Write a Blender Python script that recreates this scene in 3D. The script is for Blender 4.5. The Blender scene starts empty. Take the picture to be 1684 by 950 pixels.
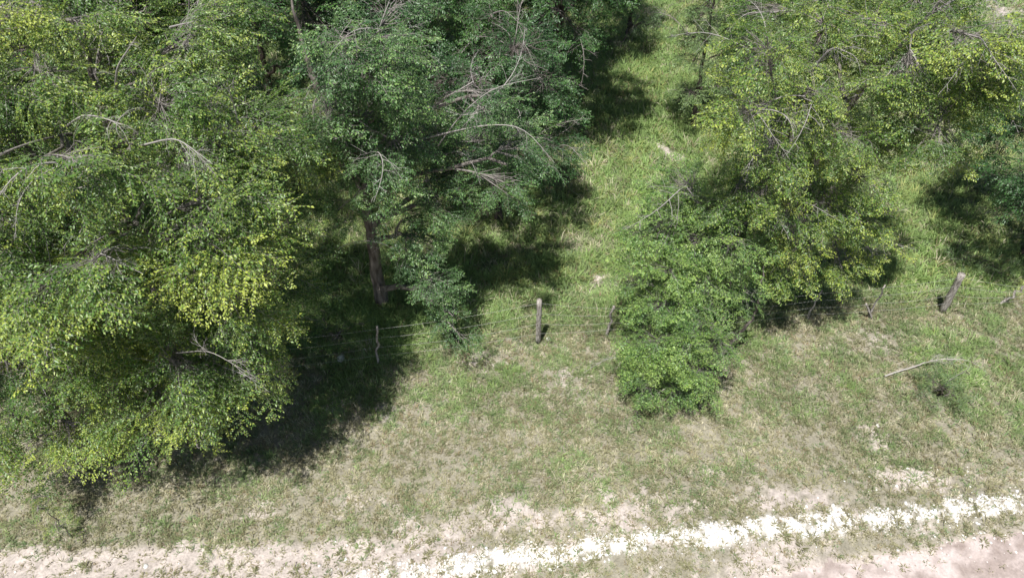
import bpy, math
import numpy as np
C = bpy.context.scene.collection
R = math.radians
# ------------------------------------------------------------------ camera, sky, sun, exposure
PITCH, H, F = R(46), 11.0, 1138.0
cam = bpy.data.cameras.new('camera'); camo = bpy.data.objects.new('camera', cam); C.objects.link(camo)
camo.location = (0, 0, H); camo.rotation_euler = (R(90) - PITCH, 0, 0)
cam.sensor_width = 36; cam.lens = 36 * F / 1684; cam.clip_end = 3000; cam.clip_start = 0.1
bpy.context.scene.camera = camo
SUN_EL, SUN_AZ = R(70), R(27)            # azimuth of the shadow direction measured from +Y towards +X
w = bpy.data.worlds.new('World'); bpy.context.scene.world = w; w.use_nodes = True
nt = w.node_tree; sky = nt.nodes.new('ShaderNodeTexSky'); sky.sky_type = 'NISHITA'; sky.sun_disc = False
sky.sun_elevation = SUN_EL; sky.sun_rotation = SUN_AZ + math.pi
nt.links.new(sky.outputs[0], nt.nodes['Background'].inputs[0]); nt.nodes['Background'].inputs[1].default_value = 0.06
sd = bpy.data.lights.new('sun', 'SUN'); so = bpy.data.objects.new('sun', sd); C.objects.link(so)
sd.energy = 5.0; sd.angle = R(0.5); sd.color = (1, .975, .945)
so.rotation_euler = (math.pi/2 - SUN_EL, 0, -SUN_AZ); so.location = (0, 0, 30)
# rays travel along -Z local; rotated so that they run towards +Y (and a little +X)
vs = bpy.context.scene.view_settings
vs.view_transform = 'Standard'; vs.look = 'None'; vs.gamma = 1; vs.exposure = 0.52
bpy.context.scene.display_settings.display_device = 'sRGB'
cy = bpy.context.scene.cycles
cy.max_bounces = 6; cy.diffuse_bounces = 3; cy.transmission_bounces = 4; cy.glossy_bounces = 2; cy.use_denoising = True

# ------------------------------------------------------------------ maths helpers
def hash2(i, j, s):
    v = np.sin(i * 127.1 + j * 311.7 + s * 74.7) * 43758.5453
    return v - np.floor(v)
def vnoise(x, y, s=0):
    i = np.floor(x); j = np.floor(y); fx = x - i; fy = y - j
    fx = fx*fx*(3-2*fx); fy = fy*fy*(3-2*fy)
    a = hash2(i, j, s); b = hash2(i+1, j, s); c = hash2(i, j+1, s); d = hash2(i+1, j+1, s)
    return a + (b-a)*fx + (c-a)*fy + (a-b-c+d)*fx*fy
def fbm(x, y, s=0, o=4, g=.5):
    t = 0; a = 1; n = 0
    for k in range(o):
        t = t + a*vnoise(x*2**k + 17.3*k, y*2**k - 9.1*k, s+k); n += a; a *= g
    return t/n
def sstep(a, b, x):
    t = np.clip((x-a)/(b-a), 0, 1); return t*t*(3-2*t)
def G(px, py, z=0.0):
    """where the photograph's pixel meets the height z (surveying only: gives a place in the world)"""
    r = (px-842)/F; u = (475-py)/F
    d = np.array([r, math.cos(PITCH)+u*math.sin(PITCH), -math.sin(PITCH)+u*math.cos(PITCH)])
    return d*((z-H)/d[2]) + np.array([0, 0, H])
def unit(v): return v/(np.linalg.norm(v, axis=-1, keepdims=True)+1e-9)

# ------------------------------------------------------------------ ground fields (world coordinates)
def patch(x, y, px, py, rx, ry):
    c = G(px, py); dep = c[1]*math.cos(PITCH) + H*math.sin(PITCH)
    D = math.hypot(c[1], H); sx = rx*dep/F; sy = ry*dep/F*D/H
    return np.exp(-(((x-c[0])/sx)**2 + ((y-c[1])/sy)**2))
def polyd(x, y, pts):
    """distance to a line given in photo pixels, and the signed side (positive = farther than the line)"""
    P = [G(*p)[:2] for p in pts]; best = np.full(np.shape(x), 1e9); 
    for a, b in zip(P[:-1], P[1:]):
        ab = b-a; t = np.clip(((x-a[0])*ab[0]+(y-a[1])*ab[1])/(ab@ab), 0, 1)
        best = np.minimum(best, np.hypot(x-a[0]-t*ab[0], y-a[1]-t*ab[1]))
    yy = np.interp(x, [p[0] for p in P], [p[1] for p in P])
    return best, y-yy
STRIP = [(-300, 985), (300, 975), (560, 955), (700, 940), (950, 903), (1200, 876), (1450, 852), (1684, 826), (2100, 790)]
ROAD = [(-900, 1070), (300, 1060), (900, 1010), (1180, 955), (1400, 915), (1684, 868), (2300, 790)]
FENCE = [(-300, 640), (355, 615), (620, 598), (885, 562), (1198, 538), (1547, 510), (1700, 497), (2400, 440)]
def fields(x, y):
    n1 = fbm(x*.9, y*.9, 3); n2 = fbm(x*3.1, y*3.1, 11); n3 = fbm(x*9, y*9, 23, 3)
    wob = (n2-.5)*.5 + (n3-.5)*.35
    ds, ss = polyd(x, y, STRIP); dr, sr = polyd(x, y, ROAD); _, sf = polyd(x, y, FENCE)
    amp = sstep(-3.2, -.6, x) * (1-.25*sstep(6, 9, x))
    white = sstep(.27, .10, ds + wob*1.0 + .02) * amp * sstep(.34, .54, n3*.6+n2*.4+.02)
    road = sstep(.08, -.12, sr + wob*.5)
    # bare soil
    bare = sstep(.62, .72, n2*.55+n1*.45 + .0)*.75
    b = 0
    for px, py, rx, ry, a in [(60,935,260,26,1.2),(330,925,230,20,1.2),(560,910,160,22,1.1),(200,960,400,26,1.2),(430,835,60,18,.7),(600,818,50,16,.8),(700,870,90,24,.6),
        (860,850,90,20,.9),(1010,850,70,18,.9),(1060,815,40,12,.5),(1300,812,70,16,.8),(1440,722,34,22,.6),(1490,782,42,12,.85),(1540,792,44,12,.8),(1650,775,40,10,.6),
        (935,618,60,26,.75),(780,590,42,20,.8),(620,660,80,30,.45),(1090,690,80,18,.12),(1340,820,70,14,.5),(1150,700,70,16,.25),(1130,790,120,20,.35),
        (1090,265,80,24,.55),(960,330,60,24,.4),(1430,545,18,26,.5),(1000,470,60,30,.45),(1400,560,80,25,.4),(1650,20,60,20,1.0),(930,250,60,24,.3),(1290,930,90,40,.75),(500,380,70,40,.5),(520,490,80,30,.35),
        (1080,240,40,16,.4),(960,480,60,20,.4),(340,760,60,30,.5),(1560,640,40,30,.0)]:
        b = b + a*.8*patch(x+(n2-.5)*.5, y+(n3-.5)*.4, px, py, rx*1.25, ry*1.25)
    near = sstep(.95, -.2, ss)                      # close to the gravel strip the soil opens up
    bare = np.clip(bare*.55 + b*(.35+1.25*n2) + near*(.15+.7*(n2-.35)) , 0, 1)
    bare = sstep(.25, .95, bare + (n3-.5)*.9)
    # lush green
    g = .50*sstep(-.3, 1.2, sf)
    for px, py, rx, ry, a in [(1080,150,90,90,.55),(1060,30,60,60,.4),(1150,330,140,60,.2),(1600,620,120,70,.40),(1540,560,130,40,.3),(1550,400,110,90,.35),
        (900,600,120,30,.30),(1040,225,80,30,.35),(1060,600,60,30,.3),(820,640,160,50,.22),(900,720,200,60,.08),(600,540,200,60,.25),(650,560,60,40,.3),(560,640,90,50,.35),(500,720,90,40,.28),(1240,640,120,60,.30),
        (450,480,200,90,.2),(1250,560,80,30,.2),(1500,470,100,30,.2)]:
        g = g + a*patch(x, y, px, py, rx, ry)
    green = np.clip(.11 + .12*sstep(-.5, 1, sf) + g*.9 + (n1-.5)*.5 + (n2-.5)*.85, 0, 1)*(1-.6*near)
    tall = np.clip(.25 + .45*sstep(-.4, 1.0, sf) + .7*g*.6 + (n1-.5)*.5, 0.08, 1.2)*(1-.5*near)
    return dict(white=white, road=road, bare=bare, green=green, tall=tall, near=near, n1=n1, n2=n2, n3=n3, sf=sf, ss=ss, sr=sr)
def height(x, y):
    h = (fbm(x*.35, y*.35, 51, 3)-.5)*.22 + (fbm(x*2.2, y*2.2, 61, 3)-.5)*.07
    ds, ss = polyd(x, y, STRIP)
    return h + .06*np.exp(-(ds/.3)**2) - .05*sstep(-.2, -1.2, ss)
def gz(x, y): return float(height(np.array([x]), np.array([y]))[0])

# ------------------------------------------------------------------ mesh + object helpers
def make_mesh(name, V, faces, col=None, mat=None, parent=None, smooth=False, tint=None):
    """faces: list of int arrays (n,3) or (n,4)"""
    me = bpy.data.meshes.new(name); V = np.ascontiguousarray(V, dtype=np.float32)
    faces = [np.asarray(f, dtype=np.int32) for f in faces if len(f)]
    nl = sum(f.size for f in faces); nf = sum(len(f) for f in faces)
    me.vertices.add(len(V)); me.vertices.foreach_set('co', V.ravel())
    me.loops.add(nl); me.loops.foreach_set('vertex_index', np.concatenate([f.ravel() for f in faces]))
    me.polygons.add(nf)
    tot = np.concatenate([np.full(len(f), f.shape[1], np.int32) for f in faces])
    st = np.concatenate([[0], np.cumsum(tot)[:-1]]).astype(np.int32)
    me.polygons.foreach_set('loop_start', st); me.polygons.foreach_set('loop_total', tot)
    if smooth: me.polygons.foreach_set('use_smooth', np.ones(nf, bool))
    if col is not None:
        a = me.color_attributes.new('col', 'FLOAT_COLOR', 'POINT')
        c = np.ones((len(V), 4), np.float32); c[:, :3] = col; a.data.foreach_set('color', c.ravel())
    if tint is not None:
        a = me.attributes.new('tint', 'FLOAT', 'POINT'); a.data.foreach_set('value', tint.astype(np.float32))
    me.update(calc_edges=True)
    if mat: me.materials.append(mat)
    o = bpy.data.objects.new(name, me); C.objects.link(o)
    if parent: o.parent = parent
    return o
class Acc:
    def __init__(s): s.V = []; s.F = []; s.T = []; s.n = 0
    def add(s, V, F, t=None):
        s.V.append(V); s.F.append(F + s.n); s.n += len(V); s.T.append(np.zeros(len(V)) if t is None else t)
    def build(s, name, mat, parent=None, smooth=True, origin=None):
        V = np.concatenate(s.V)
        if origin is not None: V = V - origin
        f3 = [f for f in s.F if f.shape[1] == 3]; f4 = [f for f in s.F if f.shape[1] == 4]
        fs = ([np.concatenate(f4)] if f4 else []) + ([np.concatenate(f3)] if f3 else [])
        return make_mesh(name, V, fs, mat=mat, parent=parent, smooth=smooth, tint=np.concatenate(s.T))
def tube(P, r, sides=5, cap=False):
    P = np.asarray(P, float); n = len(P); r = np.broadcast_to(r, (n,)) if np.ndim(r) == 0 else np.asarray(r)
    T = np.gradient(P, axis=0); T = unit(T)
    ref = np.array([0, 0, 1.]) if abs(T[:, 2]).mean() < .8 else np.array([1., 0, 0])
    A = unit(np.cross(T, ref)); B = np.cross(T, A)
    a = np.linspace(0, 2*np.pi, sides, endpoint=False)
    V = P[:, None] + r[:, None, None]*(np.cos(a)[None, :, None]*A[:, None] + np.sin(a)[None, :, None]*B[:, None])
    V = V.reshape(-1, 3)
    i = np.arange(n-1)[:, None]*sides; k = np.arange(sides)[None]; k2 = (k+1) % sides
    Fq = np.stack([i+k, i+k2, i+sides+k2, i+sides+k], -1).reshape(-1, 4)
    if cap:
        V = np.vstack([V, P[-1], P[0]]); m = len(V)-2
        l = (n-1)*sides; ks = np.arange(sides); kk = (ks+1) % sides
        c1 = np.stack([l+ks, l+kk, np.full(sides, m), np.full(sides, m)], -1)
        c2 = np.stack([kk, ks, np.full(sides, m+1), np.full(sides, m+1)], -1)
        return V, Fq, np.concatenate([c1[:, :3], c2[:, :3]])
    return V, Fq
def bez(a, b, c, n):
    t = np.linspace(0, 1, n)[:, None]; return a*(1-t)**2 + 2*b*t*(1-t) + c*t*t
def thing(name, loc, label, cat, group=None):
    o = bpy.data.objects.new(name, None); C.objects.link(o); o.location = loc; o.empty_display_size = .2
    o['label'] = label; o['category'] = cat
    if group: o['group'] = group
    return o

# ------------------------------------------------------------------ materials
def new_mat(name):
    m = bpy.data.materials.new(name); m.use_nodes = True; n = m.node_tree.nodes; n.clear()
    return m, n, m.node_tree.links
def leaf_mat(name, dark, mid, bright, trans=.2, rough=.42):
    m, n, l = new_mat(name)
    out = n.new('ShaderNodeOutputMaterial'); at = n.new('ShaderNodeAttribute'); at.attribute_name = 'tint'
    cr = n.new('ShaderNodeValToRGB'); e = cr.color_ramp.elements
    e[0].position = 0; e[0].color = (*dark, 1); e[1].position = 1; e[1].color = (*bright, 1)
    k = e.new(.5); k.color = (*mid, 1)
    l.new(at.outputs['Fac'], cr.inputs[0])
    p = n.new('ShaderNodeBsdfPrincipled'); p.inputs['Roughness'].default_value = rough
    p.inputs['Specular IOR Level'].default_value = .5
    t = n.new('ShaderNodeBsdfTranslucent'); mx = n.new('ShaderNodeMixShader'); mx.inputs[0].default_value = trans
    hs = n.new('ShaderNodeMix'); hs.data_type = 'RGBA'; hs.blend_type = 'MULTIPLY'; hs.inputs[0].default_value = 1
    hs.inputs[7].default_value = (1.5, 1.6, .7, 1); l.new(cr.outputs[0], hs.inputs[6])
    l.new(cr.outputs[0], p.inputs['Base Color']); l.new(hs.outputs[2], t.inputs[0])
    l.new(p.outputs[0], mx.inputs[1]); l.new(t.outputs[0], mx.inputs[2]); l.new(mx.outputs[0], out.inputs[0])
    return m
def bark_mat(name, c1, c2, c3=None, scale=14):
    """tint 0 = trunk bark, 1 = pale young twig"""
    m, n, l = new_mat(name); c3 = c3 or c2
    out = n.new('ShaderNodeOutputMaterial'); tc = n.new('ShaderNodeTexCoord'); mp = n.new('ShaderNodeMapping')
    mp.inputs['Scale'].default_value = (1, 1, .22); l.new(tc.outputs['Object'], mp.inputs[0])
    no = n.new('ShaderNodeTexNoise'); no.inputs['Scale'].default_value = scale; no.inputs['Detail'].default_value = 6; l.new(mp.outputs[0], no.inputs['Vector'])
    cr = n.new('ShaderNodeValToRGB'); e = cr.color_ramp.elements; e[0].position = .35; e[0].color = (*c1, 1); e[1].position = .68; e[1].color = (*c2, 1)
    l.new(no.outputs[0], cr.inputs[0])
    at = n.new('ShaderNodeAttribute'); at.attribute_name = 'tint'
    mx = n.new('ShaderNodeMix'); mx.data_type = 'RGBA'; l.new(at.outputs['Fac'], mx.inputs[0]); l.new(cr.outputs[0], mx.inputs[6]); mx.inputs[7].default_value = (*c3, 1)
    p = n.new('ShaderNodeBsdfPrincipled'); p.inputs['Roughness'].default_value = .9; p.inputs['Specular IOR Level'].default_value = .2
    l.new(mx.outputs[2], p.inputs['Base Color'])
    bp = n.new('ShaderNodeBump'); bp.inputs['Strength'].default_value = 1; bp.inputs['Distance'].default_value = .035
    l.new(no.outputs[0], bp.inputs['Height']); l.new(bp.outputs[0], p.inputs['Normal']); l.new(p.outputs[0], out.inputs[0])
    return m
def attr_mat(name, rough=.9, trans=0, bump=0, scale=30, var=.25):
    m, n, l = new_mat(name)
    out = n.new('ShaderNodeOutputMaterial'); at = n.new('ShaderNodeAttribute'); at.attribute_name = 'col'
    p = n.new('ShaderNodeBsdfPrincipled'); p.inputs['Roughness'].default_value = rough; p.inputs['Specular IOR Level'].default_value = .2
    src = at.outputs['Color']
    if bump:
        tc = n.new('ShaderNodeTexCoord'); no = n.new('ShaderNodeTexNoise'); no.inputs['Scale'].default_value = scale
        no.inputs['Detail'].default_value = 8; no.inputs['Roughness'].default_value = .65; l.new(tc.outputs['Object'], no.inputs['Vector'])
        mr = n.new('ShaderNodeMapRange'); mr.inputs[1].default_value = .3; mr.inputs[2].default_value = .7; mr.inputs[3].default_value = 1-var; mr.inputs[4].default_value = 1+var
        l.new(no.outputs[0], mr.inputs[0])
        mu = n.new('ShaderNodeVectorMath'); mu.operation = 'SCALE'; l.new(src, mu.inputs[0]); l.new(mr.outputs[0], mu.inputs['Scale']); src = mu.outputs[0]
        bp = n.new('ShaderNodeBump'); bp.inputs['Strength'].default_value = bump; bp.inputs['Distance'].default_value = .03
        l.new(no.outputs[0], bp.inputs['Height']); l.new(bp.outputs[0], p.inputs['Normal'])
    l.new(src, p.inputs['Base Color'])
    if trans:
        t = n.new('ShaderNodeBsdfTranslucent'); l.new(src, t.inputs[0]); mx = n.new('ShaderNodeMixShader'); mx.inputs[0].default_value = trans
        l.new(p.outputs[0], mx.inputs[1]); l.new(t.outputs[0], mx.inputs[2]); l.new(mx.outputs[0], out.inputs[0])
    else: l.new(p.outputs[0], out.inputs[0])
    return m
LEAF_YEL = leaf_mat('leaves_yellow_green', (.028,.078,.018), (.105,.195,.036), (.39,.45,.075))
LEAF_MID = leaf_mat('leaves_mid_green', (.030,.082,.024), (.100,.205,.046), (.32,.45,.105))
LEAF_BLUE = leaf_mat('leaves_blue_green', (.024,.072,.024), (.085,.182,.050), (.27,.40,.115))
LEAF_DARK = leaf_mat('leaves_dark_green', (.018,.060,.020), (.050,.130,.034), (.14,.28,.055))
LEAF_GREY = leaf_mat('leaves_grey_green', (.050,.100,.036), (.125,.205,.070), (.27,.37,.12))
BARK = bark_mat('grey_brown_bark', (.085,.072,.060), (.23,.205,.18), (.36,.335,.31))
BARK_D = bark_mat('dark_bark', (.05,.038,.032), (.13,.105,.09), (.27,.24,.22))
WOOD = bark_mat('weathered_wood', (.18,.155,.135), (.50,.46,.41), (.46,.43,.39), 34)
GROUND = attr_mat('ground_soil', .95, 0, .55, 26, .3)
ROADM = attr_mat('dirt_road_soil', .95, 0, .5, 18, .2)
GRASS = attr_mat('grass_blades', .65, .3)
STONE = attr_mat('white_stone', .8, 0, .3, 40, .12)

# ------------------------------------------------------------------ ground sheet
SAND = np.array([.43,.375,.335]); THATCH = np.array([.245,.225,.17]); GREENSOIL = np.array([.13,.15,.075]); WHITE = np.array([.64,.61,.57])
def lerp(a, b, t): return a*(1-t[..., None]) + b*t[..., None]
def ground_col(x, y, f):
    c = lerp(THATCH, GREENSOIL, sstep(.25, .8, f['green']))
    sand = lerp(SAND*.86, SAND*1.08, f['n1'][...]) 
    c = lerp(c, sand, f['bare'])
    c = lerp(c, np.array([.44,.375,.33]), f['road'])
    c = lerp(c, WHITE, f['white'])
    return c * (.76+.48*f['n3'])[..., None]
xs = np.concatenate([-np.geomspace(400, 16.5, 14), np.arange(-16, 20.01, .07), np.geomspace(20.5, 400, 14)])
ys = np.concatenate([-np.geomspace(400, 2, 14), np.arange(2.1, 27, .07), np.geomspace(27.5, 900, 16)])
X, Y = np.meshgrid(xs, ys); fl = fields(X, Y); Z = height(X, Y)
far = sstep(25, 60, np.hypot(X, Y)); Z = Z*(1-far)
nx = len(xs); ii = (np.arange(len(ys)-1)[:, None]*nx + np.arange(nx-1)[None]).ravel()
quads = np.stack([ii, ii+1, ii+nx+1, ii+nx], -1)
V = np.stack([X, Y, Z], -1).reshape(-1, 3); gc = ground_col(X, Y, fl).reshape(-1, 3)
g = make_mesh('ground', V, [quads], col=gc, mat=GROUND, smooth=True); g['kind'] = 'structure'
# dirt road: its own sheet over the ground
cen = V[quads].mean(1); rm = (fl['road'].ravel()[quads].min(1) > .5)
rq = quads[rm]; used, inv = np.unique(rq, return_inverse=True)
RV = V[used].copy(); RV[:, 2] += .006
fr = fbm(RV[:, 0]*1.2+5, RV[:, 1]*2.5, 77); fr2 = fbm(RV[:, 0]*6, RV[:, 1]*6, 79)
rc = lerp(np.array([.47,.40,.37]), np.array([.25,.20,.175]), sstep(.40, .62, fr*.55+fr2*.45)*(.35+.65*sstep(-1.3, -.1, fields(RV[:, 0], RV[:, 1])['sr'])))
rd = make_mesh('dirt_road', RV, [inv.reshape(-1, 4)], col=rc, mat=ROADM, smooth=True); rd['kind'] = 'structure'

# ------------------------------------------------------------------ stones
def rocks(name, x, y, size, cols, seed, kind=None):
    rng = np.random.default_rng(seed); n = len(x)
    ico = np.array([[0,0,1],[.89,0,.45],[.28,.85,.45],[-.72,.53,.45],[-.72,-.53,.45],[.28,-.85,.45],[.72,.53,-.45],[-.28,.85,-.45],[-.89,0,-.45],[-.28,-.85,-.45],[.72,-.53,-.45],[0,0,-1]])
    ft = np.array([[0,1,2],[0,2,3],[0,3,4],[0,4,5],[0,5,1],[1,6,2],[2,7,3],[3,8,4],[4,9,5],[5,10,1],[6,7,2],[7,8,3],[8,9,4],[9,10,5],[10,6,1],[11,7,6],[11,8,7],[11,9,8],[11,10,9],[11,6,10]])
    P = ico[None]*(1+rng.uniform(-.28, .28, (n, 12, 1)))
    sc = size[:, None]*np.stack([rng.uniform(.7, 1.3, n), rng.uniform(.7, 1.3, n), rng.uniform(.4, .75, n)], -1)
    P = P*sc[:, None]; a = rng.uniform(0, 6.28, n); ca, sa = np.cos(a)[:, None], np.sin(a)[:, None]
    Q = np.stack([P[..., 0]*ca-P[..., 1]*sa, P[..., 0]*sa+P[..., 1]*ca, P[..., 2]], -1)
    Q[..., 0] += x[:, None]; Q[..., 1] += y[:, None]; Q[..., 2] += (height(x, y)+size*.12)[:, None]
    Fs = (ft[None] + (np.arange(n)*12)[:, None, None]).reshape(-1, 3)
    o = make_mesh(name, Q.reshape(-1, 3), [Fs], col=np.repeat(cols, 12, 0), mat=STONE)
    if kind: o['kind'] = kind
    return o
rng = np.random.default_rng(5)
n = 230000; x = rng.uniform(-9, 11, n); y = rng.uniform(2.6, 7.5, n); f = fields(x, y)
keep = rng.random(n) < f['white']*1. + .012*f['near']*(f['bare']) + .02*f['road']*(fbm(x*2, y*2, 7) > .55) + .05*patch(x, y, 1500, 785, 90, 18)+ .05*patch(x, y, 1580, 890, 160, 22)
x, y = x[keep], y[keep]; n = len(x); s = np.clip(rng.lognormal(-4.45, .5, n), .005, .045)
cl = lerp(np.array([.62,.55,.47]), np.array([.82,.81,.78]), rng.random(n)**.45)*rng.uniform(.75, 1.05, (n, 1)); cl = np.clip(cl, 0, .86)
rocks('white_gravel', x, y, s, cl, 6, 'stuff')
n = 26000; x = rng.uniform(-9, 11, n); y = rng.uniform(2.6, 8, n); f = fields(x, y)
keep = rng.random(n) < f['bare']*.25+.3*f['road']; x, y = x[keep], y[keep]; n = len(x)
rocks('brown_pebbles', x, y, np.clip(rng.lognormal(-4.7, .5, n), .004, .04), np.array([.36,.31,.26])*rng.uniform(.5, 1.2, (n, 1)), 8, 'stuff')
for k, (px, py, s, lab) in enumerate([(901, 556, .075, 'pale white stone at the foot of the thick upright fence post'),
                                      (563, 593, .10, 'pale stone lying in tree shade left of the thin fence stake'),
                                      (1443, 700, .05, 'small chalky stone on the bare patch right of the bush')]):
    c = G(px, py); o = rocks('stone', np.array([0.]), np.array([0.]), np.array([s]), np.array([[.66,.63,.58]]), 20+k)
    o.location = (c[0], c[1], gz(c[0], c[1])-gz(0, 0)+.01); o['label'] = lab; o['category'] = 'stone'

# ------------------------------------------------------------------ grass
def blades(x, y, z, L, wd, az, lean, curl, col, shade=.0):
    """one curved blade each: a quad and a tip triangle"""
    n = len(x); d = np.stack([np.cos(az), np.sin(az), np.zeros(n)], -1); s = np.stack([-np.sin(az), np.cos(az), np.zeros(n)], -1)
    base = np.stack([x, y, z], -1); up = np.array([0, 0, 1.])
    m = base + d*(L*.55*np.sin(lean))[:, None] + up*(L*.55*np.cos(lean))[:, None]
    l2 = lean+curl; t = m + d*(L*.5*np.sin(l2))[:, None] + up*(L*.5*np.cos(l2))[:, None]
    w = s*wd[:, None]*.5
    V = np.stack([base-w*.7, base+w*.7, m+w, m-w, t], 1).reshape(-1, 3)
    b = np.arange(n)*5
    return V, np.stack([b, b+1, b+2, b+3], -1), np.stack([b+3, b+2, b+4], -1), np.repeat(col, 5, 0)
STRAW = np.array([.55,.50,.36]); DRYOL = np.array([.33,.30,.185]); OLIVE = np.array([.20,.28,.12]); LIME = np.array([.23,.36,.11]); YELG = np.array([.31,.44,.15]); BRN = np.array([.30,.22,.14]); BLUG = np.array([.17,.26,.12])
def grass_patch(seed, ntuft, per, x0, x1, y0, y1, name):
    rng = np.random.default_rng(seed)
    x = rng.uniform(x0, x1, ntuft); y = rng.uniform(y0, y1, ntuft)
    half = (y*.695+7.9)*.76+4.5; k = np.abs(x) < half; x, y = x[k], y[k]
    f = fields(x, y)
    keep = rng.random(len(x)) < (1-.8*f['bare'])*(1-.97*f['road'])*(1-.93*f['white'])*(.5+.5*f['tall'])*(.35+.65*sstep(.3, .5, f['n3']))*(1 if y0 > 8 else .5+.5*sstep(.38, .55, f['n2']))
    x, y = x[keep], y[keep]; f = {k: v[keep] for k, v in f.items()}; n = len(x)
    tallness = f['tall']*rng.lognormal(0, .35, n)
    nb = rng.poisson(per, n)+3; idx = np.repeat(np.arange(n), nb); m = len(idx)
    r = rng.random(m)**.7*(.02+.05*tallness[idx]); a = rng.uniform(0, 6.28, m)
    bx = x[idx]+r*np.cos(a); by = y[idx]+r*np.sin(a)
    L = ((.04 if y0 < 8 else .055)+.165*tallness[idx])*rng.uniform(.5, 1.25, m)
    az = a+rng.normal(0, .7, m); lean = np.clip(.55+rng.normal(0, .4, m)+r*5, .05, 1.45); curl = rng.uniform(.2, 1.1, m)
    wd = (.0045+.004*rng.random(m))*(1+.5*f['tall'][idx])*(1+by/25)
    # tuft colour from the fields
    gr = np.clip(f['green']+rng.normal(0, .17, n), 0, 1); kind = rng.random(n)
    c = lerp(DRYOL, OLIVE, sstep(.12, .42, gr)); c = lerp(c, YELG, sstep(.38, .62, gr)*.75); c = lerp(c, LIME, sstep(.6, .95, gr)*.8)
    yw = sstep(9.5, 12.5, y)*.22 + .13; s_ = (kind < yw*(1.2-gr)); c[s_] = STRAW; c[(kind > .96)] = BRN; b_ = (kind > .84) & (kind < .92); c[b_] = BLUG
    c = c*(.84+.32*sstep(.3, .7, fbm(x*1.7, y*1.7, 91)))[:, None]
    c = c*.82+np.array([.27,.30,.13])*.18
    col = c[idx]*rng.uniform(.72, 1.28, (m, 1))*(1-f['near'][idx][:, None]*.05)
    V, q, t, cc = blades(bx, by, height(bx, by)-.005, L, wd, az, lean, curl, col)
    o = make_mesh(name, V, [q, t], col=cc, mat=GRASS); o['kind'] = 'stuff'; return o
grass_patch(1, 235000, 7, -18, 19, 2.6, 10.5, 'short_grass')
grass_patch(2, 105000, 8, -24, 25, 9.3, 27, 'meadow_grass')
# strap-leaved bigger weeds mixed in the grass: bright rosettes and clumps
def weeds(seed, n, x0, x1, y0, y1, name, Lm, nbl, base, nearstrip=False):
    rng = np.random.default_rng(seed); x = rng.uniform(x0, x1, n); y = rng.uniform(y0, y1, n); f = fields(x, y)
    if nearstrip: k = (rng.random(n) < .9*np.exp(-(np.abs(f['ss']+.05)/.45)**2)*sstep(.4, .6, f['n2']+.12))
    else: k = rng.random(n) < sstep(.3, .8, f['green'])*(1-f['bare'])*(1-f['white'])*(1-f['road'])
    x, y = x[k], y[k]; g_ = f['green'][k]; n = len(x)
    idx = np.repeat(np.arange(n), rng.integers(nbl//2, nbl*2, n)); m = len(idx); a = rng.uniform(0, 6.28, m)
    L = (Lm*rng.lognormal(0, .3, n))[idx]*rng.uniform(.5, 1.2, m); r = rng.random(m)*.04
    cc = lerp(base[0], base[1], rng.random(n))[idx]*rng.uniform(.75, 1.25, (m, 1))
    bx = x[idx]+r*np.cos(a); by = y[idx]+r*np.sin(a)
    V, q, t, c2 = blades(bx, by, height(bx, by)-.005, L, .006+.009*rng.random(m), a, rng.uniform(.5, 1.25, m), rng.uniform(.1, .7, m), cc)
    o = make_mesh(name, V, [q, t], col=c2, mat=GRASS); o['kind'] = 'stuff'
weeds(31, 5200, -9, 14, 4, 10, 'leafy_weeds', .13, 12, (np.array([.17,.27,.08]), np.array([.27,.36,.10])))
weeds(32, 9000, -15, 17, 10, 26, 'tall_grass_clumps', .25, 16, (np.array([.21,.34,.09]), np.array([.44,.44,.17])))
weeds(33, 3800, -9, 10, 3.2, 7, 'gravel_edge_weeds', .075, 16, (np.array([.22,.22,.11]), np.array([.34,.31,.19])), True)

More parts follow.
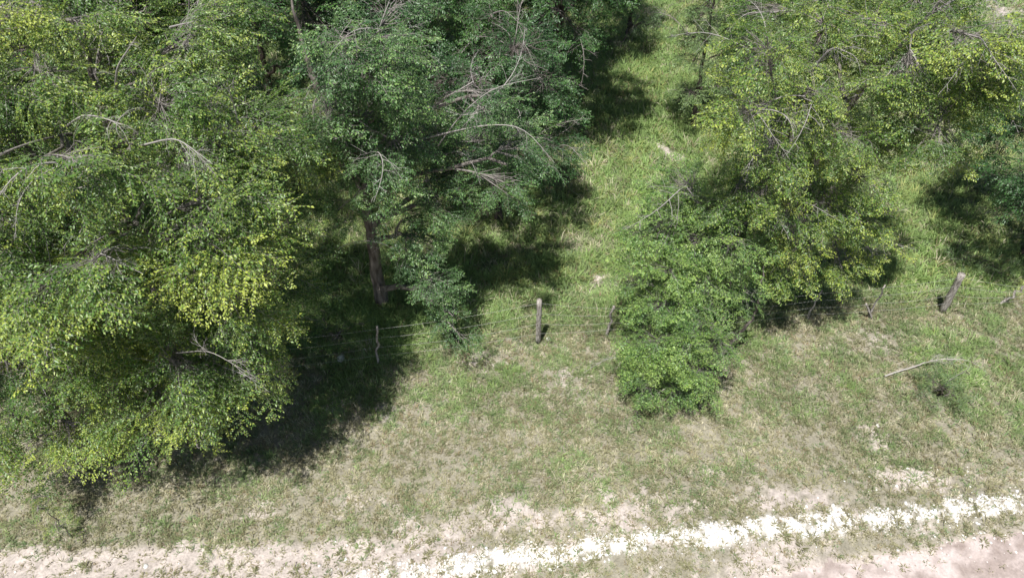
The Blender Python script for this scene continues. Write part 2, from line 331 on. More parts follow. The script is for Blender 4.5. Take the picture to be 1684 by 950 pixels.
# ------------------------------------------------------------------ foliage
def leaf_quads(P, D, N, L, W):
    """kite leaves folded along the midrib. P base, D direction, N normal"""
    S = unit(np.cross(D, N)); N = np.cross(S, D); L = L[:, None]; W = W[:, None]
    tip = P + D*L - N*L*.12; l = P + D*L*.42 + S*W*.5 + N*W*.16; r = P + D*L*.42 - S*W*.5 + N*W*.16; 
    n = len(P); V = np.stack([P, r, tip, l], 1).reshape(-1, 3); b = np.arange(n)*4
    return V, np.concatenate([np.stack([b, b+1, b+2], -1), np.stack([b, b+2, b+3], -1)])
def spray_template(seed, L=.58, nside=10, droop=.35, lsize=.054, dense=1.0, tw_=1.0):
    rng = np.random.default_rng(seed); tw = Acc(); LP = []; LD = []; LN = []; LS = []
    t = np.linspace(0, 1, 7); wv = rng.normal(0, .03, 2)
    main = np.stack([L*t*(1-.1*droop*t), L*wv[0]*np.sin(t*5), L*(-droop*t*t*.6 + .04*np.sin(t*6))], -1)
    tw.add(*tube(main, tw_*np.linspace(.0042, .0012, 7), 3))
    def leaves(path, sp, s0):
        seg = np.linalg.norm(np.diff(path, axis=0), axis=1).sum(); k = max(3, int(seg/sp))
        for i in range(k):
            u = (i+.7)/k*(len(path)-1); j = min(int(u), len(path)-2); p = path[j]+(path[j+1]-path[j])*(u-j); d = unit(path[j+1]-path[j])
            side = 1 if i % 2 else -1; sv = np.cross([0, 0, 1.], d)*side
            dd = unit(d*.65 + sv*.8 + np.array([0, 0, -.22]) + rng.normal(0, .2, 3)); nn = unit(np.array([0, 0, 1.])+rng.normal(0, .5, 3))
            LP.append(p); LD.append(dd); LN.append(nn); LS.append(s0*rng.uniform(.6, 1.25)*(1 if i < k-2 else .8))
    for i in range(nside):
        u = .12+.86*i/(nside-1); j = u*6; a = int(min(j, 5)); p = main[a]+(main[a+1]-main[a])*(j-a)
        side = (1 if i % 2 else -1); an = rng.uniform(.6, 1.05)*side; ln = L*(.52*(1-u)**.6+.12)*rng.uniform(.6, 1.15)
        d = np.array([math.cos(an), math.sin(an), rng.normal(.05, .16)]); q = np.linspace(0, 1, 4)[:, None]
        path = p + d*q*ln + np.array([0, 0, -1])*(q**2)*ln*droop*.6
        tw.add(*tube(path, tw_*np.linspace(.0022, .0008, 4), 3)); leaves(path, .0295/dense, lsize)
    leaves(main[2:], .035/dense, lsize)
    P, D, N, S = map(np.array, (LP, LD, LN, LS)); V, Fc = leaf_quads(P, D, N, S, S*rng.uniform(.46, .64, len(S)))
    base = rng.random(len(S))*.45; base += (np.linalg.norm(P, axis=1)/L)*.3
    return V, Fc, np.repeat(base, 4), np.concatenate(tw.V), np.concatenate(tw.F)
SPR = [spray_template(100+i, droop=.15+.1*(i % 4), dense=1.2) for i in range(9)]
SPR_BIG = [spray_template(140+i, L=.95, nside=14, droop=.35+.15*(i % 3), dense=1.15) for i in range(5)]
SPR_FINE = [spray_template(160+i, L=.45, nside=9, droop=.2, lsize=.040, dense=1.2, tw_=.5) for i in range(5)]
def bare_template(seed, L=.9):
    rng = np.random.default_rng(seed); tw = Acc()
    t = np.linspace(0, 1, 9); main = np.stack([L*t, .08*np.sin(t*4+rng.random()*6)*t, L*(.12*np.sin(t*3)-.25*t*t)], -1)
    tw.add(*tube(main, np.linspace(.010, .002, 9), 4))
    for i in range(9):
        u = .2+.75*i/8; j = u*8; a = int(min(j, 7)); p = main[a]+(main[a+1]-main[a])*(j-a); an = rng.uniform(.4, 1.1)*(1 if i % 2 else -1); ln = L*.45*(1.1-u)*rng.uniform(.5, 1.2)
        d = np.array([math.cos(an), math.sin(an), rng.normal(0, .3)]); q = np.linspace(0, 1, 5)[:, None]
        path = p+d*q*ln+np.array([0, 0, -1])*q**2*ln*.3+rng.normal(0, .01, (5, 3))*q; tw.add(*tube(path, np.linspace(.0045, .0013, 5), 3))
        for k in range(2):
            b = path[2+k]; d2 = unit(d+rng.normal(0, .6, 3)); tw.add(*tube(b+d2*np.linspace(0, ln*.4, 3)[:, None], np.linspace(.0025, .001, 3), 3))
    return np.concatenate(tw.V), np.concatenate(tw.F)
BARE = [bare_template(200+i, .7+.12*i) for i in range(6)]
def frames(D, Nn):
    D = unit(D); S = unit(np.cross(Nn, D)); N = np.cross(D, S); return np.stack([D, S, N], 1)   # rows: local x, y, z axes
def place(V, M, P, s):
    """V (k,3); M (n,3,3) rows = axes; -> (n,k,3)"""
    return np.einsum('kj,njc->nkc', V, M)*s[:, None, None] + P[:, None]

def env(rng, c, r, n, rc, low=-.5, shell=.55):
    """n foliage clump centres through an ellipsoid, mostly near its surface"""
    out = []
    c = np.array(c, float); r = np.array(r, float)
    while len(out) < n:
        best = None
        for _ in range(12):
            v = unit(rng.normal(0, 1, 3)); 
            if v[2] < low: continue
            p = c + v*r*(shell+(1-shell)*rng.random()**.6)
            d = min([np.linalg.norm((p-q[0])/r) for q in out] or [9])
            if best is None or d > best[0]: best = (d, p)
        if best is None: continue
        out.append((best[1], rc*rng.uniform(.75, 1.25)))
    return out
def tree(name, label, cat, base, stems, clumps, leafm, barkm, seed, spc=26, r0=.12, templ=None, group=None, nlimb=9, bare=.05, tintoff=0., droop=.25, spread=1.0, extra=None, dens=None):
    """stems: list of polylines (world points) starting at the base; clumps: list of (centre, radius[, n sprays])"""
    rng = np.random.default_rng(seed); templ = templ or SPR; tk = .35 if templ is SPR_FINE else .8
    b = np.array([base[0], base[1], gz(base[0], base[1])]); root = thing(name, b, label, cat, group)
    tr = Acc(); smooth_stems = []
    for si, st in enumerate(stems):
        st = np.array(st, float); n = 20; t = np.linspace(0, 1, len(st)); tt = np.linspace(0, 1, n)
        Pn = np.stack([np.interp(tt, t, st[:, k]) for k in range(3)], -1)
        for _ in range(3): Pn[1:-1] = (Pn[:-2]+Pn[1:-1]*2+Pn[2:])/4
        Pn[2:-1] += rng.normal(0, .022, (n-3, 3))*[1, 1, .2]
        rs = r0*(1 if si == 0 else .75)
        rad = rs*(1-.78*tt)+rs*.45*np.exp(-tt*18); rad = rad*(1+rng.normal(0, .05, n))
        if si == 0 or abs(st[0][2]-b[2]) < .3: Pn[0, 2] -= .12
        tr.add(*tube(Pn, rad, 10), t=np.full(n*10, 0.)); smooth_stems.append((Pn, rad))
    tr.build('trunk', barkm, root, origin=b)
    # group clumps into limbs
    cs = np.array([c[0] for c in clumps]); nl = min(nlimb, len(clumps)); cent = cs[rng.choice(len(cs), nl, replace=False)]
    for _ in range(6):
        lab = np.argmin(((cs[:, None]-cent[None])**2).sum(-1), 1)
        for k in range(nl):
            if (lab == k).any(): cent[k] = cs[lab == k].mean(0)
    LV = []; LF = []; LT = []; nv = 0
    allP = np.concatenate([s[0] for s in smooth_stems]); allR = np.concatenate([s[1] for s in smooth_stems])
    for k in range(nl):
        ids = np.where(lab == k)[0]
        if not len(ids): continue
        ac = Acc(); g_ = cent[k]
        # attach: point on stem a bit lower than the group
        hd = np.hypot(allP[:, 0]-g_[0], allP[:, 1]-g_[1]); cost = np.abs(allP[:, 2]-(g_[2]-.45*hd-.1))+.35*hd + 5*(allP[:, 2] < b[2]+.25)
        j = int(np.argmin(cost)); A = allP[j]; rl = min(allR[j]*.62, .022+.012*len(ids)**.7*1.6)
        mid = (A+g_)/2+np.array([0, 0, .18*np.linalg.norm(g_-A)]); lp = bez(A, mid, g_, 9); lp[1:-1] += rng.normal(0, .04, (7, 3))
        ac.add(*tube(lp, np.linspace(rl, rl*.45, 9), 7), t=np.full(63, .12))
        for i in ids:
            c, rc = clumps[i][0], clumps[i][1]; ns = int((clumps[i][2] if len(clumps[i]) > 2 else spc)*1.75*(rc/.65)**1.8)
            jj = int(np.clip(rng.integers(4, 8), 0, 8)); a2 = lp[jj] if len(ids) > 1 else lp[5]
            m2 = (a2+c)/2+np.array([0, 0, .12*np.linalg.norm(c-a2)])+rng.normal(0, .05, 3); bp = bez(a2, m2, c, 7)
            ac.add(*tube(bp, np.linspace(rl*.42, .012, 7), 5), t=np.full(35, .35))
            v = unit(rng.normal(0, 1, (ns, 3))*[1, 1, .7]); out = unit((c-b)*[1, 1, .0]+1e-3)
            v = unit(v+out*.35*spread); P = c+v*rc*(.15+.65*rng.random((ns, 1))**.7)
            D = unit(v*[1, 1, .6]+out*.25+np.array([0, 0, .12-droop])+rng.normal(0, .4, (ns, 3)))
            N = unit(np.array([0, 0, 1.])+v*.35+rng.normal(0, .25, (ns, 3))); M = frames(D, N); s = rng.uniform(.65, 1.15, ns)*min(1.1, .62+rc*.5)
            # woody connection to the clump centre
            for q in range(ns):
                e = P[q]+D[q]*.04; o_ = bp[rng.integers(3, 7)]; mm = (o_+e)/2+rng.normal(0, .03, 3); ac.add(*tube(bez(o_, mm, e, 4), tk*np.array([.008, .0065, .0055, .0045]), 3), t=np.full(12, .45))
            ti = rng.integers(0, len(templ), ns); tc_ = rng.normal(0, .10)+tintoff
            for T in range(len(templ)):
                m_ = ti == T
                if not m_.any(): continue
                V0, F0, t0, TV, TF = templ[T]
                W = place(V0, M[m_], P[m_], s[m_]); k_ = m_.sum()
                LV.append(W.reshape(-1, 3)); LF.append((F0[None]+(np.arange(k_)*len(V0))[:, None, None]).reshape(-1, 3)+nv); nv += k_*len(V0)
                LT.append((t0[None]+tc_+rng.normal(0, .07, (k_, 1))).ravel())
                W = place(TV, M[m_], P[m_], s[m_]); ac.add(W.reshape(-1, 3), (TF[None]+(np.arange(k_)*len(TV))[:, None, None]).reshape(-1, 4), t=np.full(k_*len(TV), .45))
            nb = rng.poisson(bare*ns)
            if nb:
                v = unit(rng.normal(0, 1, (nb, 3))+[0, -.2, .7]); P2 = c+v*rc*.35; D2 = unit(v*[1, 1, .45]+out*.3+rng.normal(0, .2, (nb, 3))); M2 = frames(D2, unit(np.array([0, 0, 1.])+rng.normal(0, .4, (nb, 3))))
                for q in range(nb):
                    TV, TF = BARE[rng.integers(0, 6)]; W = place(TV, M2[q:q+1], P2[q:q+1], np.array([rng.uniform(.6, 1.2)]))[0]
                    ac.add(W, TF, t=np.full(len(TV), 1.)); ac.add(*tube(bez(bp[3], (bp[3]+P2[q])/2, P2[q]+D2[q]*.02, 4), np.array([.012, .011, .0105, .0095]), 4), t=np.full(16, .9))
        ac.build('limb', barkm, root, origin=b)
    V = np.concatenate(LV)-b; 
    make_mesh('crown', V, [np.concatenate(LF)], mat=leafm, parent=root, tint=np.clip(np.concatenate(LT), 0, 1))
    if extra: extra(root, b, rng)
    print(name, 'leaves', len(V)//4)
    return root
def bare_limb(root, b, pts, r, barkm, rng, side=6, ln=.6, seed=0):
    """a grey leafless limb that sticks out of the crown"""
    ac = Acc(); P = np.array(pts, float); t = np.linspace(0, 1, len(P)); tt = np.linspace(0, 1, 14); Q = np.stack([np.interp(tt, t, P[:, k]) for k in range(3)], -1)
    for _ in range(3): Q[1:-1] = (Q[:-2]+2*Q[1:-1]+Q[2:])/4
    ac.add(*tube(Q, np.linspace(r, r*.2, 14), 6), t=np.full(84, .85))
    main = Q[-1]-Q[0]
    for i in range(side):
        j = rng.integers(4, 13); d = unit(unit(Q[min(j+1, 13)]-Q[j-1])+rng.normal(0, .55, 3)); TV, TF = BARE[rng.integers(0, 6)]
        W = place(TV, frames(d[None], unit(np.array([[0, 0, 1.]])+rng.normal(0, .3, (1, 3)))), Q[j][None], np.array([ln*rng.uniform(.6, 1.3)]))[0]; ac.add(W, TF, t=np.full(len(TV), 1.))
    o = ac.build('bare_limb', barkm, root, origin=b); o['label'] = 'pale leafless limb sticking out of the foliage'; return o
def pc(px, py, z, r, n=None):
    c = G(px, py, z); return (c, r) if n is None else (c, r, n)
def at_y(px, py, y):
    """point on the pixel's sight line at distance y"""
    g0 = G(px, py); t = y/g0[1]; return np.array([g0[0]*t, y, H-H*t])
def stem_to(bx, by, top, k=1, rng=None, mid=None):
    z0 = gz(bx, by); p = [np.array([bx, by, z0])]
    if mid is not None: p += [np.array(m, float) for m in mid]
    p.append(np.array(top, float)); return p
def wood_tree(name, label, x, y, h, r, seed, leafm, n=24, rc=.8, spc=21, barkm=None, r0=.11, low=-.35, lean=(0, 0), **kw):
    rng = np.random.default_rng(seed)
    cz = h*.60; cl = env(rng, (x+lean[0]*.6, y+lean[1]*.6, cz), (r, r, h*.38), n, rc, low)
    return tree(name, label, 'tree', (x, y), [stem_to(x, y, (x+lean[0], y+lean[1], h*.92), mid=[(x+lean[0]*.3+rng.normal(0, .12), y+lean[1]*.3, h*.45)])], cl, leafm, barkm or BARK_D, seed, spc=spc, r0=r0, **kw)

# big tree on the left
def x1(root, b, rng):
    for P, r_, k in [([at_y(100, 215, 7.6), at_y(135, 188, 7.0), at_y(165, 192, 6.7), at_y(200, 205, 6.4)], .022, 10), ([at_y(110, 330, 7.2), at_y(122, 312, 6.5), at_y(145, 305, 6.3)], .035, 2),
                     ([at_y(190, 150, 8.0), at_y(192, 110, 7.7), at_y(225, 60, 7.4)], .026, 4), ([at_y(10, 430, 6.2), at_y(12, 480, 5.9), at_y(25, 520, 5.7)], .018, 5),
                     ([at_y(230, 240, 7.0), at_y(290, 225, 6.6), at_y(350, 270, 6.2)], .018, 8), ([at_y(150, 420, 6.4), at_y(165, 415, 5.9), at_y(235, 450, 5.6)], .018, 7),
                     ([at_y(290, 580, 5.9), at_y(345, 575, 5.5), at_y(420, 620, 5.3)], .012, 6), ([at_y(280, 45, 8.0), at_y(300, 40, 7.5), at_y(318, 36, 7.3)], .02, 3)]:
        bare_limb(root, b, P, r_*.75, BARK, rng, k, .33)
rng = np.random.default_rng(71)
cl = env(rng, (-6.2, 8.6, 4.8), (3.2, 3.2, 2.8), 66, .43, -.6, .45)
cl += [pc(360, 330, 5.5, .5), pc(345, 420, 5.0, .5), pc(390, 490, 4.2, .4), pc(310, 270, 5.8, .5), pc(370, 240, 5.6, .4), pc(350, 600, 3.0, .4), pc(400, 615, 2.8, .26, 40), pc(425, 640, 2.6, .16, 60), pc(310, 660, 2.5, .34), pc(270, 690, 2.3, .34), pc(325, 735, 2.0, .18, 14), pc(290, 600, 3.3, .5), pc(400, 480, 3.2, .4), pc(470, 475, 2.6, .16, 10)]
tree('elm_tree', 'largest yellow-green tree, filling the left of the clearing, its grey limbs showing', 'tree', (-6.6, 8.9),
     [stem_to(-6.6, 8.9, (-7.4, 8.8, 6.6), mid=[(-6.9, 8.7, 2.4), (-7.3, 8.7, 4.6)]), [(-6.9, 8.7, 2.2), (-6.2, 9.0, 4.4), (-5.8, 8.9, 6.6)]],
     cl, LEAF_YEL, BARK, 71, spc=36, r0=.15, nlimb=14, bare=.02, tintoff=.09, templ=SPR+SPR_BIG[:4], extra=x1, group='trees left of the clearing')
# low front-left tree
rng = np.random.default_rng(72)
cl = env(rng, (-7.1, 6.9, 3.2), (1.9, 1.2, 1.3), 32, .40, -.45, .45)
cl += [pc(120, 700, 1.9, .4), pc(60, 720, 1.7, .4), pc(105, 765, 1.1, .22, 14), pc(200, 670, 2.3, .45), pc(20, 680, 2.1, .5), pc(250, 660, 2.3, .4)]
tree('elm_tree', 'low bright yellow-green tree beside the verge in the bottom left corner', 'tree', (-7.6, 6.6),
     [stem_to(-7.6, 6.6, (-7.2, 6.3, 3.9), mid=[(-7.5, 6.5, 1.8)])], cl, LEAF_YEL, BARK, 72, spc=34, r0=.09, nlimb=9, bare=.02, tintoff=.14, templ=SPR+SPR_BIG[:4], group='trees left of the clearing')
# middle tree with the leaning trunk
def x2(root, b, rng):
    bare_limb(root, b, [at_y(690, 230, 9.6), at_y(790, 205, 9.2), at_y(860, 205, 8.9), at_y(912, 268, 8.6)], .013, BARK, rng, 5, .3)
    bare_limb(root, b, [at_y(720, 240, 9.6), at_y(760, 185, 9.4), at_y(812, 142, 9.3), at_y(890, 128, 9.2)], .012, BARK, rng, 4, .3)
    bare_limb(root, b, [at_y(585, 80, 9.5), at_y(545, 115, 9.2), at_y(525, 170, 9.0)], .020, BARK, rng, 6, .6)
rng = np.random.default_rng(73)
cl = [pc(560, 90, 6.2, .55), pc(620, 110, 6.0, .6), pc(530, 170, 5.4, .5), pc(600, 190, 5.0, .6), pc(650, 160, 5.4, .5), pc(545, 210, 4.9, .45), pc(640, 60, 6.4, .4),
      pc(690, 230, 4.2, .6), pc(740, 250, 4.0, .6), pc(790, 230, 4.0, .55), pc(835, 240, 3.9, .4), pc(860, 205, 4.2, .3), pc(700, 290, 3.6, .55), pc(760, 300, 3.4, .5), pc(820, 290, 3.5, .45), pc(720, 340, 3.2, .45),
      pc(800, 180, 5.1, .45), pc(835, 240, 4.5, .36), pc(830, 300, 4.0, .4), pc(780, 150, 5.5, .35), pc(830, 145, 5.0, .22, 12), pc(895, 262, 3.6, .2, 10), pc(665, 360, 3.0, .4), pc(690, 390, 2.6, .5), pc(668, 420, 2.3, .36), pc(700, 455, 2.0, .42), pc(730, 480, 1.7, .32), pc(745, 520, 1.3, .26, 26), pc(755, 550, .95, .17, 26),
      pc(575, 335, 3.4, .34), pc(615, 255, 4.6, .42), pc(640, 300, 4.0, .4), pc(600, 310, 3.9, .26), pc(560, 270, 4.2, .35), pc(650, 230, 4.7, .4), pc(530, 300, 3.4, .35), pc(520, 250, 4.2, .35), pc(560, 60, 6.4, .4)]
cl += env(rng, (-2.5, 10.8, 5.2), (.8, .8, 1.3), 5, .42, -.3, .6)
tree('elm_tree', 'blue-green tree with leaning brown trunk and drooping front branch, standing behind the fence', 'tree', (-2.8, 10.15),
     [stem_to(-2.8, 10.15, (-2.5, 9.9, 6.2), mid=[at_y(612, 400, 10.05), at_y(598, 310, 10.0), at_y(575, 190, 10.0), at_y(572, 100, 10.0)]), [at_y(598, 305, 10.0), at_y(555, 215, 10.1), at_y(500, 90, 10.4), at_y(480, 0, 10.6)]],
     cl, LEAF_BLUE, BARK, 73, spc=28, r0=.125, nlimb=14, bare=.03, extra=x2, droop=.3, group='trees left of the clearing')
# woods behind
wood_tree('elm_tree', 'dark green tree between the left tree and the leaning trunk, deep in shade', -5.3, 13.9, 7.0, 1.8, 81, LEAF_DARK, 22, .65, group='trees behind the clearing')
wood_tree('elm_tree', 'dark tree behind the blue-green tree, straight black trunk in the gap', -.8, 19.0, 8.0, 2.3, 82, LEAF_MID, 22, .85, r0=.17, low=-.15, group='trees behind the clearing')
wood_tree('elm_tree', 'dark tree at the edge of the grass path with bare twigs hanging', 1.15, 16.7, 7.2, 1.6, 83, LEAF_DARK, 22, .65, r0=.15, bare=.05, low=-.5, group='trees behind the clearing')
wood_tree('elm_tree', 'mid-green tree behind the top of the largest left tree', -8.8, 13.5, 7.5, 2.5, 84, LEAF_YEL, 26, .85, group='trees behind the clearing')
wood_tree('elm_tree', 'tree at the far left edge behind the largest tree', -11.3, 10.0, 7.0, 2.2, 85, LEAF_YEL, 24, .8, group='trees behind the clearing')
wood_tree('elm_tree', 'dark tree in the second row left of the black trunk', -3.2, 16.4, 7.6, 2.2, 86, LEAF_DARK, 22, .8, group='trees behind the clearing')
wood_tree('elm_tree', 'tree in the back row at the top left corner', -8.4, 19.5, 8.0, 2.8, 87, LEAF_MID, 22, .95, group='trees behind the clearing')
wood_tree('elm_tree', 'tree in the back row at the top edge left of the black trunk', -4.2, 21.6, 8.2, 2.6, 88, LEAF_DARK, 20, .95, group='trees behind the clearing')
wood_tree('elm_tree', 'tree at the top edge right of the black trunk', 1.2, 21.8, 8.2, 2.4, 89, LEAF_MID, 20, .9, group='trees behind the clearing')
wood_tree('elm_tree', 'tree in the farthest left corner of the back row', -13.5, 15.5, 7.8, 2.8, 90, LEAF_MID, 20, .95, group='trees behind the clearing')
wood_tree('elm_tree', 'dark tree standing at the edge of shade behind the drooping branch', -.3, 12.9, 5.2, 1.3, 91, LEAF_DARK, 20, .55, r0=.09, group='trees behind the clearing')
# slender pale tree right of the path
rng = np.random.default_rng(92)
cl = [(at_y(px, py, y), r) for px, py, y, r in [(1160, 60, 17, .45), (1140, 100, 16.8, .35), (1190, 90, 17, .45), (1135, 150, 16.7, .28), (1180, 140, 17, .4), (1200, 180, 17.1, .35), (1165, 20, 17.2, .45), (1200, 40, 17.3, .5), (1125, 55, 17, .25), (1175, -40, 17.3, .5)]]
tree('slender_tree', 'slender grey-green tree with see-through crown and dark trunk right of the grass path', 'tree', (5.2, 17.1), [stem_to(5.2, 17.1, at_y(1180, -30, 17.3), mid=[at_y(1150, 130, 17.1)])], cl, LEAF_GREY, BARK_D, 92, spc=48, r0=.085, templ=SPR[:6]+SPR_FINE, nlimb=7, bare=.03)
rng = np.random.default_rng(93)
cl = [(at_y(px, py, y), r, n) for px, py, y, r, n in [(1040, 40, 22, .6, 22), (1010, 70, 21.5, .5, 22), (1060, 20, 22.3, .6, 20), (1030, 90, 21.5, .45, 20), (1050, -20, 22, .6, 20), (1085, 45, 22, .4, 12)]]
tree('young_tree', 'pale green young tree at the top edge where the grass path ends', 'tree', (3.9, 22.5), [stem_to(3.9, 22.5, (4.1, 22.3, 3.6))], cl, LEAF_GREY, BARK_D, 93, r0=.07, templ=SPR_FINE, nlimb=4)
# large spreading tree on the right
def x8(root, b, rng):
    bare_limb(root, b, [at_y(1435, 190, 10.4), at_y(1470, 165, 10.0), at_y(1520, 152, 9.7), at_y(1590, 170, 9.4)], .032, BARK, rng, 9, .7)
    bare_limb(root, b, [at_y(1435, 190, 10.4), at_y(1432, 150, 10.1), at_y(1400, 160, 9.8)], .028, BARK, rng, 5, .5)
    bare_limb(root, b, [at_y(1560, 110, 10.2), at_y(1600, 80, 9.8), at_y(1650, 60, 9.5), at_y(1684, 55, 9.3)], .03, BARK, rng, 8, .7)
    bare_limb(root, b, [at_y(1465, 95, 10.4), at_y(1490, 65, 10.0), at_y(1510, 45, 9.9)], .045, BARK, rng, 4, .5)
    bare_limb(root, b, [at_y(1330, 120, 10.2), at_y(1370, 75, 9.9), at_y(1400, 90, 9.7)], .025, BARK, rng, 6, .6)
    bare_limb(root, b, [at_y(1380, 250, 9.6), at_y(1410, 262, 9.3), at_y(1430, 270, 9.1)], .02, BARK, rng, 6, .5)
rng = np.random.default_rng(94)
cl = env(rng, (6.2, 11.3, 4.8), (2.1, 2.2, 1.9), 38, .44, -.4, .55)
cl += [pc(1480, 130, 5.6, .55), pc(1560, 130, 5.4, .45), pc(1620, 140, 5.4, .42), pc(1640, 100, 6.0, .5), pc(1600, 60, 6.4, .55), pc(1490, 190, 5.0, .4), pc(1420, 290, 3.9, .5), pc(1360, 330, 3.4, .55), pc(1420, 360, 2.9, .45), pc(1320, 390, 2.6, .5),
       pc(1320, 210, 4.9, .4), pc(1350, 250, 4.4, .4), pc(1300, 280, 4.0, .4), pc(1290, 340, 3.3, .4), pc(1400, 230, 4.8, .4), pc(1340, 150, 5.6, .45), pc(1300, 440, 1.8, .45), pc(1430, 410, 2.2, .35, 16), pc(1270, 250, 4.6, .5), pc(1230, 180, 5.6, .5), pc(1260, 80, 6.4, .5), pc(1380, 430, 1.9, .4), pc(1250, 320, 3.8, .5), pc(1200, 330, 3.7, .4)]
tree('elm_tree', 'broad spreading tree on the right with pale bare limbs showing on top', 'tree', (6.5, 12.0),
     [stem_to(6.5, 12.0, (6.9, 11.2, 6.3), mid=[(6.3, 12.0, 2.2), (6.5, 11.7, 4.2)]), [(6.35, 12.0, .4), (7.0, 11.8, 2.2), (7.9, 11.0, 4.4), (8.3, 10.8, 5.6)], [(6.35, 12.0, .3), (5.9, 12.1, 2.0), (5.3, 11.8, 4.4)]],
     cl, LEAF_YEL, BARK, 94, spc=34, r0=.14, nlimb=13, bare=.04, extra=x8, tintoff=.1, group='trees right of the path')
wood_tree('elm_tree', 'smaller rear tree between the slender tree and the broad right tree', 7.6, 16.4, 6.6, 1.7, 96, LEAF_MID, 16, .7, group='trees right of the path')
wood_tree('elm_tree', 'grey-green tree reaching in from the right edge over its dark shade', 11.9, 11.7, 4.8, 1.9, 97, LEAF_DARK, 26, .65, bare=.06, group='trees right of the path')
# bushy small tree at the fence
rng = np.random.default_rng(98)
cl = env(rng, (3.5, 9.1, 2.45), (.85, .8, .9), 15, .38, -.6, .5)
cl += [pc(1062, 600, .95, .34), pc(1090, 590, 1.2, .38), pc(1140, 600, 1.1, .38), pc(1180, 560, 1.4, .36), pc(1060, 635, .6, .28), pc(1110, 640, .6, .28), pc(1150, 640, .6, .24), pc(1045, 670, .32, .12, 14), pc(1058, 560, 1.4, .36), pc(1045, 450, 2.4, .36), pc(1058, 380, 3.0, .36), pc(1100, 320, 3.5, .4), pc(1160, 330, 3.4, .4), pc(1130, 300, 3.8, .36), pc(1090, 370, 3.2, .38), pc(1150, 390, 3.0, .4), pc(1100, 440, 2.6, .4), pc(1160, 460, 2.4, .4), pc(1215, 370, 3.0, .36), pc(1080, 560, 1.5, .36), pc(1130, 560, 1.6, .36), pc(1160, 530, 1.8, .36),
       pc(1225, 490, 1.8, .26), pc(1200, 430, 2.5, .4), pc(1130, 500, 2.0, .45), pc(1080, 500, 2.0, .4)]
tree('bushy_tree', 'low bushy mid-green tree standing alone at the fence line right of the thick upright post', 'tree', (4.1, 8.75),
     [stem_to(4.1, 8.75, (3.8, 8.9, 3.4), mid=[(4.0, 8.7, 1.2)]), [(4.1, 8.7, 0.02), (3.5, 8.4, 1.0), (3.2, 8.3, 2.0)], [(4.15, 8.7, 0.02), (4.6, 8.7, 1.2), (4.5, 8.9, 2.4)]],
     cl, LEAF_MID, BARK, 98, templ=SPR[:5]+SPR_FINE, spc=62, r0=.06, nlimb=10, bare=.004, tintoff=.2)
# shade shrubs and small plants
def shrub(name, label, px, py, h, r, seed, leafm, n=5, spc=16, templ=SPR_FINE, cat='shrub', group=None):
    c = G(px, py); rng = np.random.default_rng(seed)
    cl = [(np.array([c[0]+rng.normal(0, r*.5), c[1]+rng.normal(0, r*.5), gz(c[0], c[1])+h*rng.uniform(.35, .8)]), r*.6) for _ in range(n)]
    tree(name, label, cat, (c[0], c[1]), [stem_to(c[0], c[1], (c[0]+.05, c[1], h*.8))], cl, leafm, BARK_D, seed, spc=spc, r0=.02, templ=templ, nlimb=3, bare=.02, group=group, droop=.0)
shrub('shrub', 'small dark green shrub on the open verge below the fallen grey branch', 1540, 655, .5, .36, 111, LEAF_GREY, 6, 30)
shrub('shrub', 'leafy shrub in the shade left of the thin fence stake', 560, 560, .55, .5, 112, LEAF_MID, 6, 20, group='shrubs in the shade')
shrub('shrub', 'dim shrub under the largest left tree beside the fence wire', 455, 545, .5, .45, 113, LEAF_MID, 5, 20, group='shrubs in the shade')
shrub('shrub', 'low shrub at the foot of the slender tree', 1130, 185, .7, .6, 114, LEAF_GREY, 5, 26)
shrub('shrub', 'loose shrub at the right end of the fence in front of the dark shade', 1600, 440, .5, .5, 115, LEAF_GREY, 5, 16)
# thin yellow-green sapling hanging below the corner tree
c = G(120, 885); rng = np.random.default_rng(120)
cl = [(np.array([c[0]+rng.normal(0, .04), c[1]+rng.normal(0, .04), .3+.2*k]), .08, 90) for k in range(6)]
tree('sapling', 'thin bright yellow-green sapling on the verge below the corner tree', 'sapling', (c[0], c[1]), [stem_to(c[0], c[1], (c[0]-.05, c[1]+.1, 1.5))], cl, LEAF_YEL, BARK, 120, r0=.012, templ=SPR_FINE, nlimb=2, bare=0, tintoff=.25)
# fallen branch
def branch_obj(name, label, pts, r, seed, side=6, ln=.5, mat=WOOD):
    rng = np.random.default_rng(seed); b = np.array(pts[0], float); ac = Acc(); P = np.array(pts, float); t = np.linspace(0, 1, len(P)); tt = np.linspace(0, 1, 14); Q = np.stack([np.interp(tt, t, P[:, k]) for k in range(3)], -1)
    Q[1:-1] += rng.normal(0, .008, (12, 3)); ac.add(*tube(Q, np.linspace(r, r*.3, 14), 7), t=np.full(98, .7))
    for i in range(side):
        j = rng.integers(5, 13); d = unit(unit(Q[min(j+1, 13)]-Q[j-1])*1.2+rng.normal(0, .5, 3)*[1, 1, .25]); TV, TF = BARE[rng.integers(0, 6)]
        ac.add(place(TV, frames(d[None], np.array([[0, 0, 1.]])), Q[j][None], np.array([ln*rng.uniform(.6, 1.2)]))[0], TF, t=np.full(len(TV), .9))
    o = ac.build(name, mat, None, origin=b); o.location = b; o['label'] = label; o['category'] = 'branch'; return o
branch_obj('fallen_branch', 'pale grey forked dead branch lying in the grass below the leaning post', [G(1455, 618, .08), G(1510, 600, .16), G(1535, 592, .3), G(1572, 590, .36)], .018, 130, 12, .5)

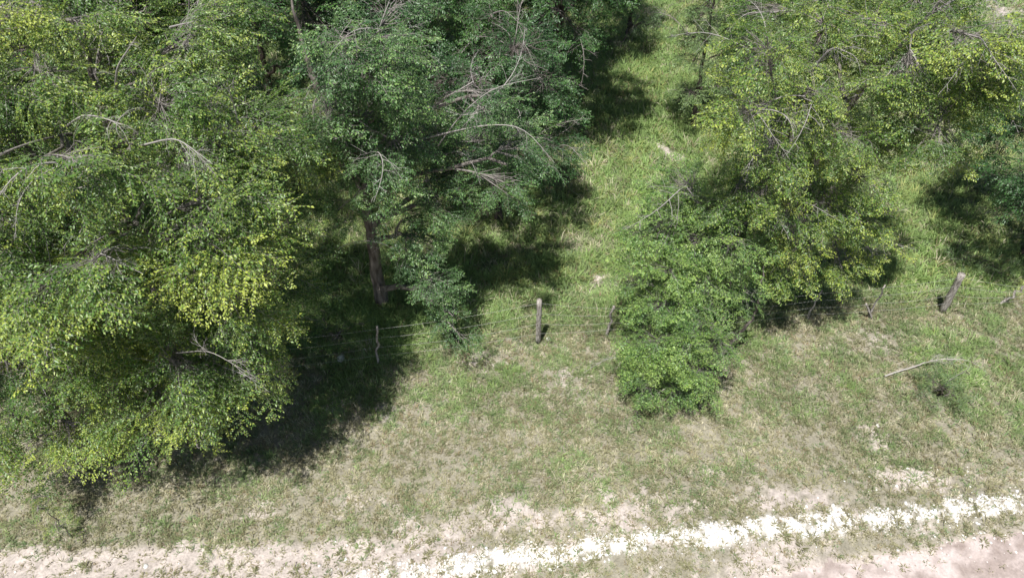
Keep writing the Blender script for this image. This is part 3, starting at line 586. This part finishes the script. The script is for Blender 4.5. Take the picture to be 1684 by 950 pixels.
# ------------------------------------------------------------------ wire fence
fo = G(885, 562); fz = gz(fo[0], fo[1]); root = thing('wire_fence', (fo[0], fo[1], fz), 'wire stock fence with weathered wooden posts and thin stakes across the grass', 'fence')
forg = np.array([fo[0], fo[1], fz])
def fpost(pb, pt, r0, r1, label, crook=.0, seed=0, sides=10, nm='post'):
    rng = np.random.default_rng(seed); b = G(*pb); y = b[1]
    if len(pt) == 2: t = at_y(pt[0], pt[1], y)
    else: t = np.array(pt)
    b = b+np.array([0, 0, gz(b[0], b[1])]); n = 9; s = np.linspace(0, 1, n)[:, None]; P = b*(1-s)+t*s; P[1:-1] += rng.normal(0, crook, (n-2, 3))*[1, 1, 0]; P[0, 2] -= .1
    V, q, c3 = tube(P, np.linspace(r0, r1, n)*(1+rng.normal(0, .03, n)), sides, cap=True)
    V[:-2] += rng.normal(0, r0*.03, (len(V)-2, 3)); ac = Acc(); ac.add(V, q); ac.F.append(c3)
    o = ac.build(nm, WOOD, root, smooth=False, origin=forg); o['label'] = label; return b, t
posts = [fpost((-60, 640), (-75, 590), .03, .025, 'thin wooden stake beyond the left trees', .01, 1),
         fpost((355, 622), (350, 562), .022, .02, 'thin wooden stake under the left tree', .01, 2),
         fpost((621, 600), (620, 536), .024, .02, 'thin dark stake standing in the tree shade', .012, 3),
         fpost((885, 562), (887, 493), .057, .054, 'thick upright weathered grey post', .003, 4),
         fpost((998, 550), (1010, 503), .030, .024, 'crooked brown stake left of the bushy tree', .02, 5),
         fpost((1325, 527), (1352, 478), .024, .016, 'crooked pale stake in the shade patch', .02, 6),
         fpost((1427, 524), (1456, 468), .022, .015, 'thin crooked stake left of the leaning post', .014, 7),
         fpost((1550, 510), (1582, 451), .075, .068, 'thick brown post leaning to the right', .003, 8),
         fpost((1645, 500), (1690, 470), .03, .022, 'gnarled grey stake leaning at the right edge', .03, 9),
         fpost((1760, 490), (1800, 430), .05, .045, 'wooden post beyond the right edge', .003, 10)]
fpost((1433, 526), (1424, 499), .024, .02, 'short broken stake stump', .004, 11)
WIRE, n_, l_ = new_mat('galvanised_wire'); o_ = n_.new('ShaderNodeOutputMaterial'); p_ = n_.new('ShaderNodeBsdfPrincipled'); p_.inputs['Base Color'].default_value = (.45,.44,.41,1); p_.inputs['Metallic'].default_value = .1; p_.inputs['Roughness'].default_value = .45; l_.new(p_.outputs[0], o_.inputs[0])
for k, u in enumerate([.97, .74, .5, .27]):
    ac = Acc()
    for (b0, t0), (b1, t1) in zip(posts[:-1], posts[1:]):
        A = b0+(t0-b0)*u; B = b1+(t1-b1)*u; off = np.array([0, -.05, 0]); s = np.linspace(0, 1, 9)[:, None]; d = np.linalg.norm(B-A)
        P = A*(1-s)+B*s+off+np.array([0, 0, -1])*(4*s*(1-s))*.018*d*(1+.4*k % 1); ac.add(*tube(P, .0018, 5))
    ac.build('wire', WIRE, root, origin=forg)
for o in bpy.data.objects:
    if o.parent is None and o.type == 'MESH' and o.name.split('.')[0] == 'stone': pass
print('objects', len(bpy.data.objects))
